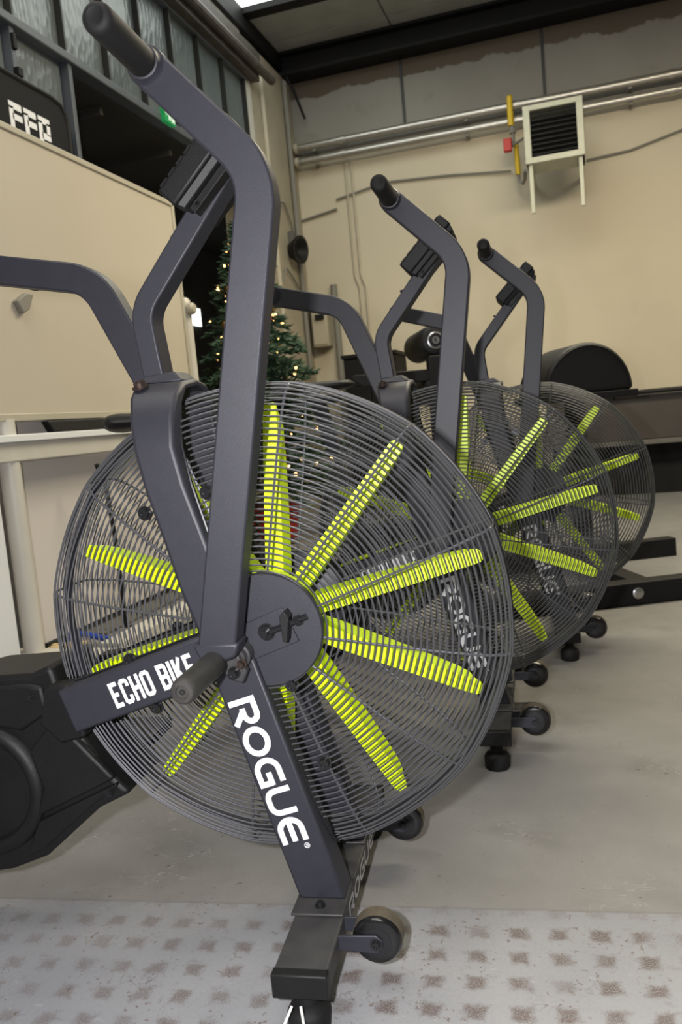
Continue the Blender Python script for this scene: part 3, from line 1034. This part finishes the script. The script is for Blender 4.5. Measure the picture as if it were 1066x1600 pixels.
    for k in range(15):
        t = k / 14
        x = -.87 + .27 * t
        wd = .098 * (1 - t) ** .6 * min(1, (.25 + t * 6) ** .6) + .024
        if k == 0:
            wd *= .6
        if k == 14:
            wd *= .5
        zt = .800 + .012 * (1 - t) - .004 * sin(pi * t) - (.012 if k in (0, 14) else 0)
        zb = .760 + .012 * t + (.008 if k in (0, 14) else 0)
        secs.append([Vector((x, wd * cos(a) if True else 0, (zt + zb) / 2 + (zt - zb) / 2 * (abs(sin(a)) ** .7) * (1 if sin(a) > 0 else -1))) for a in [2 * pi * j / 16 for j in range(16)]])
    MB().loft(secs).build('saddle', M['vinyl'], root, angle=70)
    return root


def copy_tree(o, parent=None):
    c = o.copy()
    C.objects.link(c)
    if parent:
        c.parent = parent
    for ch in list(o.children):
        copy_tree(ch, c)
    return c


bike1 = make_bike()
bike2 = copy_tree(bike1)
bike3 = copy_tree(bike1)
for b, loc, th, da, dfan, sz, lab in (
        (bike1, (0, 0, 0), 0, 0, 0, 0, 'nearest air bike in the row, big caged fan with yellow green blades'),
        (bike2, (.2462, .7666, 0), -.0426, .048, .4, .02, 'middle air bike of the row, partly hidden behind the nearest bike'),
        (bike3, (.4562, 1.5049, 0), -.0351, .0771, 3.0, .095, 'farthest air bike of the row, by the black padded bench')):
    b.location = GB @ Vector(loc)
    b.rotation_euler = (0, 0, th + TURN)
    tag(b, lab, 'exercise bike', 'air bikes parked in a row')
    arms = [c for c in b.children if c.name.startswith('handle_arm')]
    arms.sort(key=lambda c: sum(v.co.y for v in c.data.vertices))
    arms[0].rotation_euler = (0, -da, 0)
    arms[1].rotation_euler = (0, da * 1.2, 0)
    for c in b.children:
        if c.name.startswith('fan_hub'):
            c.rotation_euler = (0, -radians(dfan), 0)
        if c.name.startswith('saddle') or c.name.startswith('seat_post'):
            c.location.z += sz
            if sz > .05 and c.name.startswith('saddle'):
                c.rotation_euler = (0, 0, 0)
                c.location.x += .03

# white zip ties hanging from the near foot of the nearest bike
z1 = MB().tube([(.044, -.268, .050), (.036, -.277, .034), (.026, -.284, .014), (.012, -.288, .004), (-.002, -.300, .003)], .0017, 6).build('zip_tie', M['string'])
z1.rotation_euler = (0, 0, TURN)
tag(z1, 'white zip tie end trailing left from under the nearest bike front foot', 'zip tie')
z2 = MB().tube([(.056, -.270, .052), (.060, -.278, .035), (.058, -.277, .018), (.064, -.283, .006), (.072, -.299, .003)], .0017, 6).build('zip_tie', M['string'])
z2.rotation_euler = (0, 0, TURN)
tag(z2, 'white zip tie end dangling down over the round foot of the nearest bike', 'zip tie')

# ------------------------------------------------------------------ around the bikes
I4 = ROOM


def rthing(name, loc, label, cat, rz=0, group=None):
    o = empty(name, RP(*loc), YAW + rz)
    return tag(o, label, cat, group)


# revolving board on a stand by the left wall
wb = rthing('whiteboard', (-1.45, 1.25, 0), 'big blank cream board on a pale wheeled stand along the left wall', 'whiteboard')
MB().box(-.012, .006, -.52, 1.385, .885, 1.885).build('board_face', M['board'], wb, smooth=False)
for a in ((-.016, .014, -.535, 1.40, 1.882, 1.905), (-.016, .014, -.535, 1.40, .862, .888), (-.016, .014, 1.382, 1.404, .862, 1.905), (-.016, .014, -.54, -.518, .862, 1.905)):
    MB().box(*a).build('board_edge', M['board_frame'], wb, bevel=.003)
MB().box(-.035, .025, -.6, 1.48, .722, .790).build('stand_rail', M['stand'], wb, bevel=.006)
MB().box(.004, .045, -.6, 1.46, .790, .815).build('pen_ledge', M['white'], wb, bevel=.003)
for y0, zt in ((-.015, .87), (1.432, 1.42)):
    p_ = MB().tube([(-.015, y0 + .015, .03), (-.015, y0 + .015, zt)], .036, 20).build('stand_post', M['stand'], wb)
    if zt > 1:
        MB().lathe([(0, .036), (.015, .034), (.028, .024), (.034, .001)], (-.015, y0 + .015, zt), (0, 0, 1), 20).build('post_cap', M['stand'], p_)
        MB().lathe([(0, .03), (.02, .03), (.03, .022), (.034, .001)], (.02, y0 + .005, zt - .03), (1, 0, 0), 20).build('pivot_knob', M['board_frame'], p_)
for y0 in (0, 1.447):
    MB().box(-.33, .33, y0 - .04, y0 + .04, .0, .05).build('stand_foot', M['stand'], wb, bevel=.008)
hk = MB().prism([(-.0, -.02), (.055, .012), (.095, .012), (.06, -.045), (.028, -.062)], .006, .03, 'x')
hk.v = [(a, b + .10, c + 1.30) for a, b, c in hk.v]
hk.build('board_clip', M['cable'], wb, bevel=.004)
er = MB().loft([[(-.01, .22, .818), (.04, .20, .818), (.04, .56, .818), (-.01, .56, .818)], [(-.01, .19, .858), (.03, .18, .858), (.03, .56, .858), (-.01, .56, .858)]])
e_ = room(er.build('pen_tray', M['black'], None, bevel=.004))
e_.location = RP(-1.45, 1.25, 0)
tag(e_, 'black tray lying on the pale rail under the cream board', 'tray')
pn = rthing('partition_panel', (-1.56, 1.36, 0), 'pale lavender grey low partition standing behind the cream board stand', 'partition')
MB().box(-.02, .02, 0, 1.26, .03, .93).build('panel_sheet', M['lowwall'], pn, bevel=.003)
for y0 in (.05, 1.15):
    MB().box(-.03, .03, y0, y0 + .06, 0, .03).build('panel_foot', M['dark'], pn)
wp = MB().box(-.02, .02, -.5, 0, 0, .715).build('white_panel', M['white'], None, bevel=.004)
wp.location = RP(-1.41, 1.09, 0)
wp.rotation_euler = (0, 0, YAW)
tag(wp, 'white upright panel standing at the left edge before the board post', 'panel')
wd = MB().box(-.012, .012, -.1, .04, 0, .715).build('wooden_board', M['wood'], None, bevel=.003)
wd.location = RP(-1.52, 1.13, 0)
wd.rotation_euler = (0, 0, YAW)
tag(wd, 'yellowish wooden board standing between white panel and board post', 'board')
pk = MB().box(-.045, .045, 0, 1.0, 0, .045).build('wooden_plank', M['stand'], None, bevel=.004)
pk.location = RP(-1.23, 1.36, 0)
pk.rotation_euler = (0, 0, YAW)
tag(pk, 'pale plank lying on the floor behind the nearest fan', 'plank')
mt = MB().box(-.04, .06, 0, .9, 0, .012).build('dark_floor_strip', M['dull_grey'], None, bevel=.002)  # thin dark grey strip laid flat along the floor
mt.location = RP(-1.48, 1.62, 0)
mt.rotation_euler = (0, 0, YAW)
tag(mt, 'dark grey strip on the floor beneath the cream board', 'mat')
cb = MB().tube([RP(-1.38, 1.64, .68), RP(-1.38, 1.685, .59), RP(-1.38, 1.705, .40), RP(-1.38, 1.71, .17), RP(-1.38, 1.705, .012), RP(-1.36, 1.72, .010)], .009, 8).build('power_cable', M['black'])
tag(cb, 'thick black cable hanging below the board rail behind the nearest fan', 'cable')
bs = MB().tube([RP(-1.50, 1.47, .015), RP(-1.46, 1.475, .05), RP(-1.41, 1.48, .045), RP(-1.36, 1.49, .03), RP(-1.30, 1.50, .015)], .012, 8).build('blue_strap', M['blue'])
tag(bs, 'short blue strap on the floor beside the board post', 'strap')
sm = MB()
for k in range(46):
    x, y, z = rnd.uniform(-.07, .07), rnd.uniform(-.05, .05), rnd.uniform(.002, .03)
    d = rnd.uniform(.006, .014)
    sm.box(x - d, x + d, y - d, y + d, max(z - d, 0), z + d)
sp_ = stuff(sm.build('wood_shavings', M['sponge'], None, smooth=False))
sp_.location = RP(-1.42, 1.375, 0)
tag(sp_, 'small heap of yellow scraps on the floor by the board post', 'scraps')

# banner hung on the lower window, most of its print hidden by the board
bn = rthing('gym_banner', (-1.90, 1.2, 0), 'black banner with rounded white letters hanging above the cream board', 'banner')
MB().loft([[(0, -.6, 1.5), (0, 1.30, 1.5), (0, 1.31, 2.30), (0, 1.285, 2.37), (0, 1.22, 2.405), (0, -.6, 2.405)], [(.012, -.6, 1.5), (.012, 1.30, 1.5), (.012, 1.31, 2.30), (.012, 1.285, 2.37), (.012, 1.22, 2.405), (.012, -.6, 2.405)]]).build('banner_cloth', M['banner'], bn)
MB().tube([(.006, -.6, 2.405), (.006, 1.20, 2.405), (.006, 1.27, 2.392), (.006, 1.305, 2.355), (.006, 1.318, 2.29), (.006, 1.31, 1.5)], .014, 8).build('banner_tube', M['beam'], bn)
for y0, kind in ((.875, 0), (.975, 0), (1.075, 1)):
    lt = MB()
    z1 = 2.285
    lt.box(.0125, .0135, y0, y0 + .085, z1 - .03, z1)
    lt.box(.0125, .0135, y0, y0 + .028, z1 - .15, z1 - .02)
    if kind:
        lt.box(.0125, .0135, y0 + .06, y0 + .085, z1 - .075, z1 - .02)
        lt.box(.0125, .0135, y0 + .02, y0 + .085, z1 - .10, z1 - .07)
    else:
        lt.box(.0125, .0135, y0 + .02, y0 + .085, z1 - .075, z1 - .048)
        lt.box(.0125, .0135, y0 + .02, y0 + .085, z1 - .15, z1 - .12)
    lt.build('banner_letter', M['letter'], bn, smooth=False)

# emergency exit sign under the glazing
ex = rthing('exit_sign', (-1.885, 3.60, 2.705), 'small green and white emergency exit sign below the upper windows', 'sign')
MB().box(-.02, .012, -.065, .065, -.055, .055).build('sign_plate', M['exit'], ex, bevel=.002)
pg = MB()
pg.box(.0125, .0135, -.022, .006, -.038, .020)
pg.box(.0125, .0135, -.016, .000, .024, .040)
pg.prism([(-.058, .008), (-.04, .008), (-.04, .018), (-.026, 0), (-.04, -.018), (-.04, -.008), (-.058, -.008)], .0125, .0135, 'x')
pg.box(.0125, .0135, .016, .055, -.042, .042)
pg.build('sign_pictogram', M['exit_w'], ex, smooth=False)

# two big pipes along the back wall
for z, lab in ((3.21, 'upper of the two silvery pipes running along the back wall'), (3.09, 'lower of the two silvery pipes running along the back wall')):
    pp = rthing('heating_pipe', (-1.90, 6.10, z), lab, 'pipe')
    MB().tube([(0, 0, 0), (5.3, 0, 0)], .034, 18).build('pipe_tube', M['galv'], pp)
    for x in (.4, 1.9, 3.1, 4.6):
        MB().tube([(x, 0, 0), (x + .05, 0, 0)], .040, 18).build('pipe_sleeve', M['galv'], pp)
    for x in (.15, 1.5, 2.8, 4.2):
        MB().box(x, x + .03, -.02, .08, -.052, -.034).build('pipe_bracket', M['cable'], pp, bevel=.002)
    MB().lathe([(0, .045), (.03, .045)], (-.02, 0, 0), (1, 0, 0), 18).build('pipe_flange', M['cond'], pp)

# unit heater on its brackets
ht = rthing('unit_heater', (.105, 5.58, 2.58), 'square cream unit heater with dark slats high on the back wall', 'heater')
W_, H_, T_ = .44, .425, .30
for a in ((0, W_, -.03, 0, 0, .045), (0, W_, -.03, 0, H_ - .04, H_), (0, .05, -.03, 0, .04, H_ - .035), (W_ - .05, W_, -.03, 0, .04, H_ - .035)):
    MB().box(*a).build('heater_frame', M['heater'], ht, bevel=.005)
MB().box(.005, W_ - .005, .0, T_, .005, .02).box(.005, W_ - .005, .0, T_, H_ - .02, H_ - .005).box(.005, .02, .0, T_, .005, H_ - .005).box(W_ - .02, W_ - .005, .0, T_, .005, H_ - .005).build('heater_case', M['heater'], ht, smooth=False)
MB().box(.02, W_ - .02, T_ - .02, T_, .02, H_ - .02).build('heater_back', M['dark'], ht, smooth=False)
for k in range(9):
    z = .06 + k * .036
    MB().loft([[(.05, -.022, z), (.05, -.02, z + .004), (.05, .025, z + .026), (.05, .027, z + .022)], [(W_ - .05, -.022, z), (W_ - .05, -.02, z + .004), (W_ - .05, .025, z + .026), (W_ - .05, .027, z + .022)]]).build('slat', M['dark'], ht, smooth=False)
for x in (.02, W_ - .05):
    MB().box(x, x + .03, .0, .03, -.36, .01).build('bracket_leg', M['heater'], ht, bevel=.003)
    MB().box(x, x + .03, .03, .60, -.035, .0).build('bracket_arm', M['heater'], ht, bevel=.003)

# gas line beside the heater
gp = rthing('gas_pipe', (-.015, 5.98, 2.6), 'yellow gas pipe with red valve beside the cream heater', 'gas pipe')
MB().tube([(0, .06, .66), (0, 0, .64), (0, 0, .42)], .024, 12).build('yellow_section', M['yellow'], gp)
MB().tube([(.01, 0, .42), (.012, 0, .26)], .014, 12).lathe([(0, .028), (.03, .028)], (.01, 0, .36), (0, 0, 1), 6).build('steel_section', M['cable'], gp)
MB().tube([(.03, 0, .27), (.035, 0, .03)], .021, 12).build('yellow_section', M['yellow'], gp)
MB().tube([(.035, 0, .03), (.04, 0, -.02), (.07, -.02, -.05), (.09, -.1, -.04), (.10, -.2, .0)], .013, 10).build('steel_section', M['cable'], gp)
MB().box(-.065, .0, -.07, -.01, .21, .31).build('red_valve', M['red'], gp, bevel=.006)
MB().tube([(.0, -.03, .25), (.10, -.15, .26)], .01, 8).build('valve_pipe', M['cable'], gp)

# cables and conduits on the back wall
c1 = MB().tube([RP(-1.6, 6.18, 2.74), RP(-1.15, 6.18, 2.815), RP(-.6, 6.18, 2.78), RP(-.05, 6.17, 2.72)], .009, 6).build('wall_cable', M['cable'])
tag(c1, 'thin grey cable along the back wall left of the heater', 'cable')
c2 = MB().tube([RP(.56, 6.17, 2.70), RP(.9, 6.18, 2.72), RP(1.35, 6.18, 2.82), RP(2.2, 6.18, 2.92)], .009, 6).build('wall_cable', M['cable'])
tag(c2, 'thin grey cable rising along the back wall right of the heater', 'cable')
for dx, lab in ((0, 'left of two thin cream conduits running down the back wall'), (.055, 'right of two thin cream conduits running down the back wall')):
    q = MB().tube([RP(-1.49 + dx, 6.18, 3.05), RP(-1.485 + dx, 6.18, 2.05), RP(-1.45 + dx, 6.18, 1.95), RP(-1.45 + dx, 6.18, 1.25)], .009, 8).build('conduit', M['cond'])
    tag(q, lab, 'conduit')
q = MB().tube([RP(-2.0, 6.18, 2.60), RP(-1.6, 6.18, 2.66)], .010, 8).build('conduit', M['cable'])
tag(q, 'short level conduit near the corner of the back wall', 'conduit')
q = MB().tube([RP(-1.69, 6.16, 2.0), RP(-1.69, 6.16, .2)], .03, 12).build('waste_pipe', M['cable'])
tag(q, 'upright grey pipe on the back wall beside the black cabinet', 'pipe')
eb = rthing('electrical_box', (-1.90, 6.10, 1.45), 'grey brown electrical box on the back wall above the tree', 'electrical box')
MB().box(0, .15, -.05, .09, 0, .42).build('box_body', M['cond'], eb, bevel=.008)
MB().box(.01, .14, -.06, -.048, .02, .40).build('box_door', M['cond'], eb, bevel=.003)
MB().box(.05, .13, -.09, -.06, .24, .285).build('switch_block', M['black'], eb, bevel=.004)
sp2 = rthing('wall_speaker', (-1.95, 5.80, 2.28), 'dark round speaker on the cream corner wall', 'speaker')
MB().lathe([(0, .06), (.05, .085), (.10, .12), (.115, .12), (.115, .10), (.06, .03)], (0, 0, 0), (1, -.25, -.12), 24).build('speaker_horn', M['black'], sp2)
MB().box(0, .05, -.03, .03, .06, .16).build('speaker_bracket', M['dull_grey'], sp2, bevel=.004)
q = MB().tube([RP(-1.935, 5.42, 3.6), RP(-1.935, 5.42, .3)], .022, 10).build('corner_pipe', M['yellow'])
q.data.materials[0] = M['cond']
tag(q, 'yellowish upright pipe on the cream corner wall', 'pipe')
q = MB().tube([RP(-1.925, 5.98, 3.75), RP(-1.925, 5.98, 1.2)], .022, 10).build('corner_pipe', M['cable'])
tag(q, 'dark upright pipe in the corner beneath the beam', 'pipe')
q = MB().tube([RP(-1.93, 6.0, 3.85), RP(-1.87, 6.05, 3.7), RP(-1.80, 6.1, 3.45)], .012, 8).build('wall_cable', M['beam'])
tag(q, 'short dark cable slanting down from the beam in the corner', 'cable')
for k, (pts, lab) in enumerate((
        ([(5.45, 2.62), (5.7, 2.66), (5.85, 2.52), (5.9, 2.40)], 'loose wire looping above the dark wall speaker'),
        ([(5.45, 1.95), (5.6, 2.10), (5.8, 2.02), (5.95, 1.94)], 'loose wire looping below the dark wall speaker'))):
    q = MB().tube([RP(-1.93, y, z) for y, z in pts], .008, 6).build('loose_wire', M['cable'])
    tag(q, lab, 'wire')

# ------------------------------------------------------------------ fir tree with fairy lights
TX, TY = -1.66, 4.05
ct = rthing('christmas_tree', (TX, TY, 0), 'decorated green fir tree with warm fairy lights in the corner', 'tree')
MB().tube([(0, 0, .0), (0, 0, 1.2), (0, 0, 2.12)], [.035, .025, .006], 10).build('tree_trunk', M['trunk'], ct)
MB().lathe([(0, .17), (.02, .17), (.22, .20), (.24, .20)], (0, 0, 0), (0, 0, 1), 24).build('tree_pot', M['redb'], ct)
r2 = random.Random(5)
fl = MB()
tips = []
for k in range(250):
    t = (k + .5) / 250
    z = .38 + 1.74 * t
    L = (.55 * (1 - t) ** .85 + .05) * r2.uniform(.8, 1.12)
    a = k * 2.399 + r2.uniform(-.3, .3)
    dr = Vector((cos(a), sin(a), 0))
    base = Vector((0, 0, z))
    tip = base + dr * L + Vector((0, 0, -L * r2.uniform(.02, .38)))
    tips.append((base, tip, t))
    n_ = max(6, int(L * 54))
    side = dr.cross(Vector((0, 0, 1)))
    for j in range(n_):
        f = .15 + .85 * (j + r2.random()) / n_
        p = base.lerp(tip, f)
        for sgn in (-1, 0, 1):
            sd = (side * sgn * r2.uniform(.6, 1) + dr * r2.uniform(.4, 1) + Vector((0, 0, r2.uniform(-.35, .5)))).normalized()
            ln = r2.uniform(.05, .10) * (1.2 - .5 * f)
            e2 = p + sd * ln
            u = sd.cross(Vector((r2.uniform(-1, 1), r2.uniform(-1, 1), r2.uniform(-1, 1)))).normalized() * .015
            v = sd.cross(u)
            fl.add([p + u, p - u * .5 + v * .9, p - u * .5 - v * .9, e2], [(0, 1, 3), (1, 2, 3), (2, 0, 3)])
stuff(fl.build('tree_needles', M['needle'], ct, smooth=False))
bulb_me = None
k2 = 0
for base, tip, t in tips:
    if r2.random() < .62 and t < .97:
        p = base.lerp(tip, r2.uniform(.7, 1.02)) + Vector((0, 0, r2.uniform(-.01, .03)))
        if bulb_me is None:
            o = MB().lathe([(-.011, .002), (-.006, .008), (0, .010), (.006, .008), (.011, .002)], (0, 0, 0), (0, 0, 1), 8).build('fairy_light', M['bulb'], ct)
            bulb_me = o.data
        else:
            o = bpy.data.objects.new('fairy_light', bulb_me)
            C.objects.link(o)
            o.parent = ct
        o.location = p
        o.scale = (.8,) * 3 if r2.random() < .5 else (1.1,) * 3
for base, tip, t in tips[6::17]:
    p = base.lerp(tip, .95) - Vector((0, 0, .03))
    MB().lathe([(-.028, .004), (-.02, .02), (0, .028), (.02, .02), (.028, .006), (.036, .005)], p, (0, 0, 1), 14).build('bauble', M['gold'], ct)
for (x, y, z) in ((.185, -.22, 1.50), (.2, -.2, .62), (-.15, -.3, .8)):
    MB().prism([(x - .045, z - .06), (x - .005, z), (x - .04, z + .055), (x + .045, z + .055), (x + .005, z), (x + .05, z - .06)], y - .01, y + .01).build('red_bow', M['redb'], ct, bevel=.004)

# ------------------------------------------------------------------ padded bench beyond the bikes
gh = empty('padded_bench', GB @ Vector((.72, 2.35, 0)), radians(17) + TURN)
tag(gh, 'black padded back bench with half round pad and ankle rollers by back wall', 'gym bench')
half = [(.192 * cos(radians(a)), .785 + .205 * sin(radians(a))) for a in range(0, 181, 9)]
MB().prism(half, .0, .34).build('hip_pad', M['vinyl'], gh, bevel=.018, seg=4)
half2 = [(.176 * cos(radians(a)), .787 + .188 * sin(radians(a))) for a in range(4, 177, 4)]
MB().tube([(x, -.001, z) for x, z in half2], .0025, 6).build('pad_seam', M['black'], gh)
MB().box(-.21, .21, -.0, .34, .755, .785).build('pad_plate', M['beam'], gh, bevel=.004)
MB().box(-.035, .035, .13, .20, .05, .76).build('pad_upright', M['beam'], gh, bevel=.004)
ra = MB().box(-.72, .95, -.47, -.40, .0, .085).build('base_rail', M['beam'], gh, bevel=.005)
MB().lathe([(0, .022), (.004, .021), (.008, .014), (.008, .0001)], (-.062, -.470, .045), (0, -1, 0), 20).build('rail_bolt', M['steel'], ra)
MB().box(-.72, .51, .31, .38, .0, .085).build('base_rail', M['beam'], gh, bevel=.005)
MB().box(-.04, .04, -.40, .31, .02, .07).build('cross_beam', M['beam'], gh, bevel=.004)
MB().box(-.64, -.57, -.40, .31, .02, .07).build('cross_beam', M['beam'], gh, bevel=.004)
MB().box(-.625, -.565, .16, .22, .07, 1.0).build('ankle_post', M['beam'], gh, bevel=.004)
MB().box(-.95, -.62, .165, .215, .895, .945).build('adjust_bar', M['beam'], gh, bevel=.004)
for z in (1.062, .862):
    r_ = MB().lathe([(0, .05), (.006, .062), (.016, .068), (.36, .068), (.372, .060), (.376, .04)], (-.588, .165, z), (0, 1, 0), 32).build('ankle_roller', M['vinyl'], gh)
    MB().lathe([(0, .036), (-.004, .036), (-.006, .030), (-.002, .026), (-.002, .018), (-.008, .016), (-.008, .008), (-.004, .008)], (-.588, .169, z), (0, 1, 0), 28).build('roller_hub', M['steel'], r_)

bx = rthing('storage_bench', (.15, 5.40, 0), 'long dark brown bench box against the back wall behind the padded bench', 'bench box')
MB().box(0, 3.2, 0, .55, .42, .76).build('box_front', M['brown'], bx, bevel=.006)
MB().box(-.02, 3.2, -.05, .56, .385, .42).build('box_ledge', M['dull_grey'], bx, bevel=.004)
MB().box(.03, 3.2, .10, .55, .0, .385).build('box_plinth', M['banner'], bx, smooth=False)
MB().tube([(.4, -.05, .775), (3.2, -.05, .775)], .018, 10).build('top_rail', M['beam'], bx)
for x in (.5, 1.4, 2.3, 3.1):
    MB().tube([(x, .02, .74), (x, -.05, .775)], .01, 8).build('rail_bracket', M['beam'], bx)

cab = rthing('black_cabinet', (-1.46, 5.45, 0), 'tall black cabinet standing by the back wall between tree and bikes', 'cabinet')
MB().box(0, .44, .02, .45, .03, 1.27).build('cabinet_body', M['banner'], cab, bevel=.004)
MB().box(-.015, .455, -.0, .46, 1.27, 1.30).build('cabinet_top', M['beam'], cab, bevel=.003)
for x in (.01, .225):
    d_ = MB().box(x, x + .205, .0, .02, .06, 1.25).build('cabinet_door', M['black'], cab, bevel=.003)
    MB().box(x + (.18 if x < .1 else .01), x + (.195 if x < .1 else .025), -.02, .0, .62, .74).build('door_handle', M['bolt'], d_, bevel=.003)
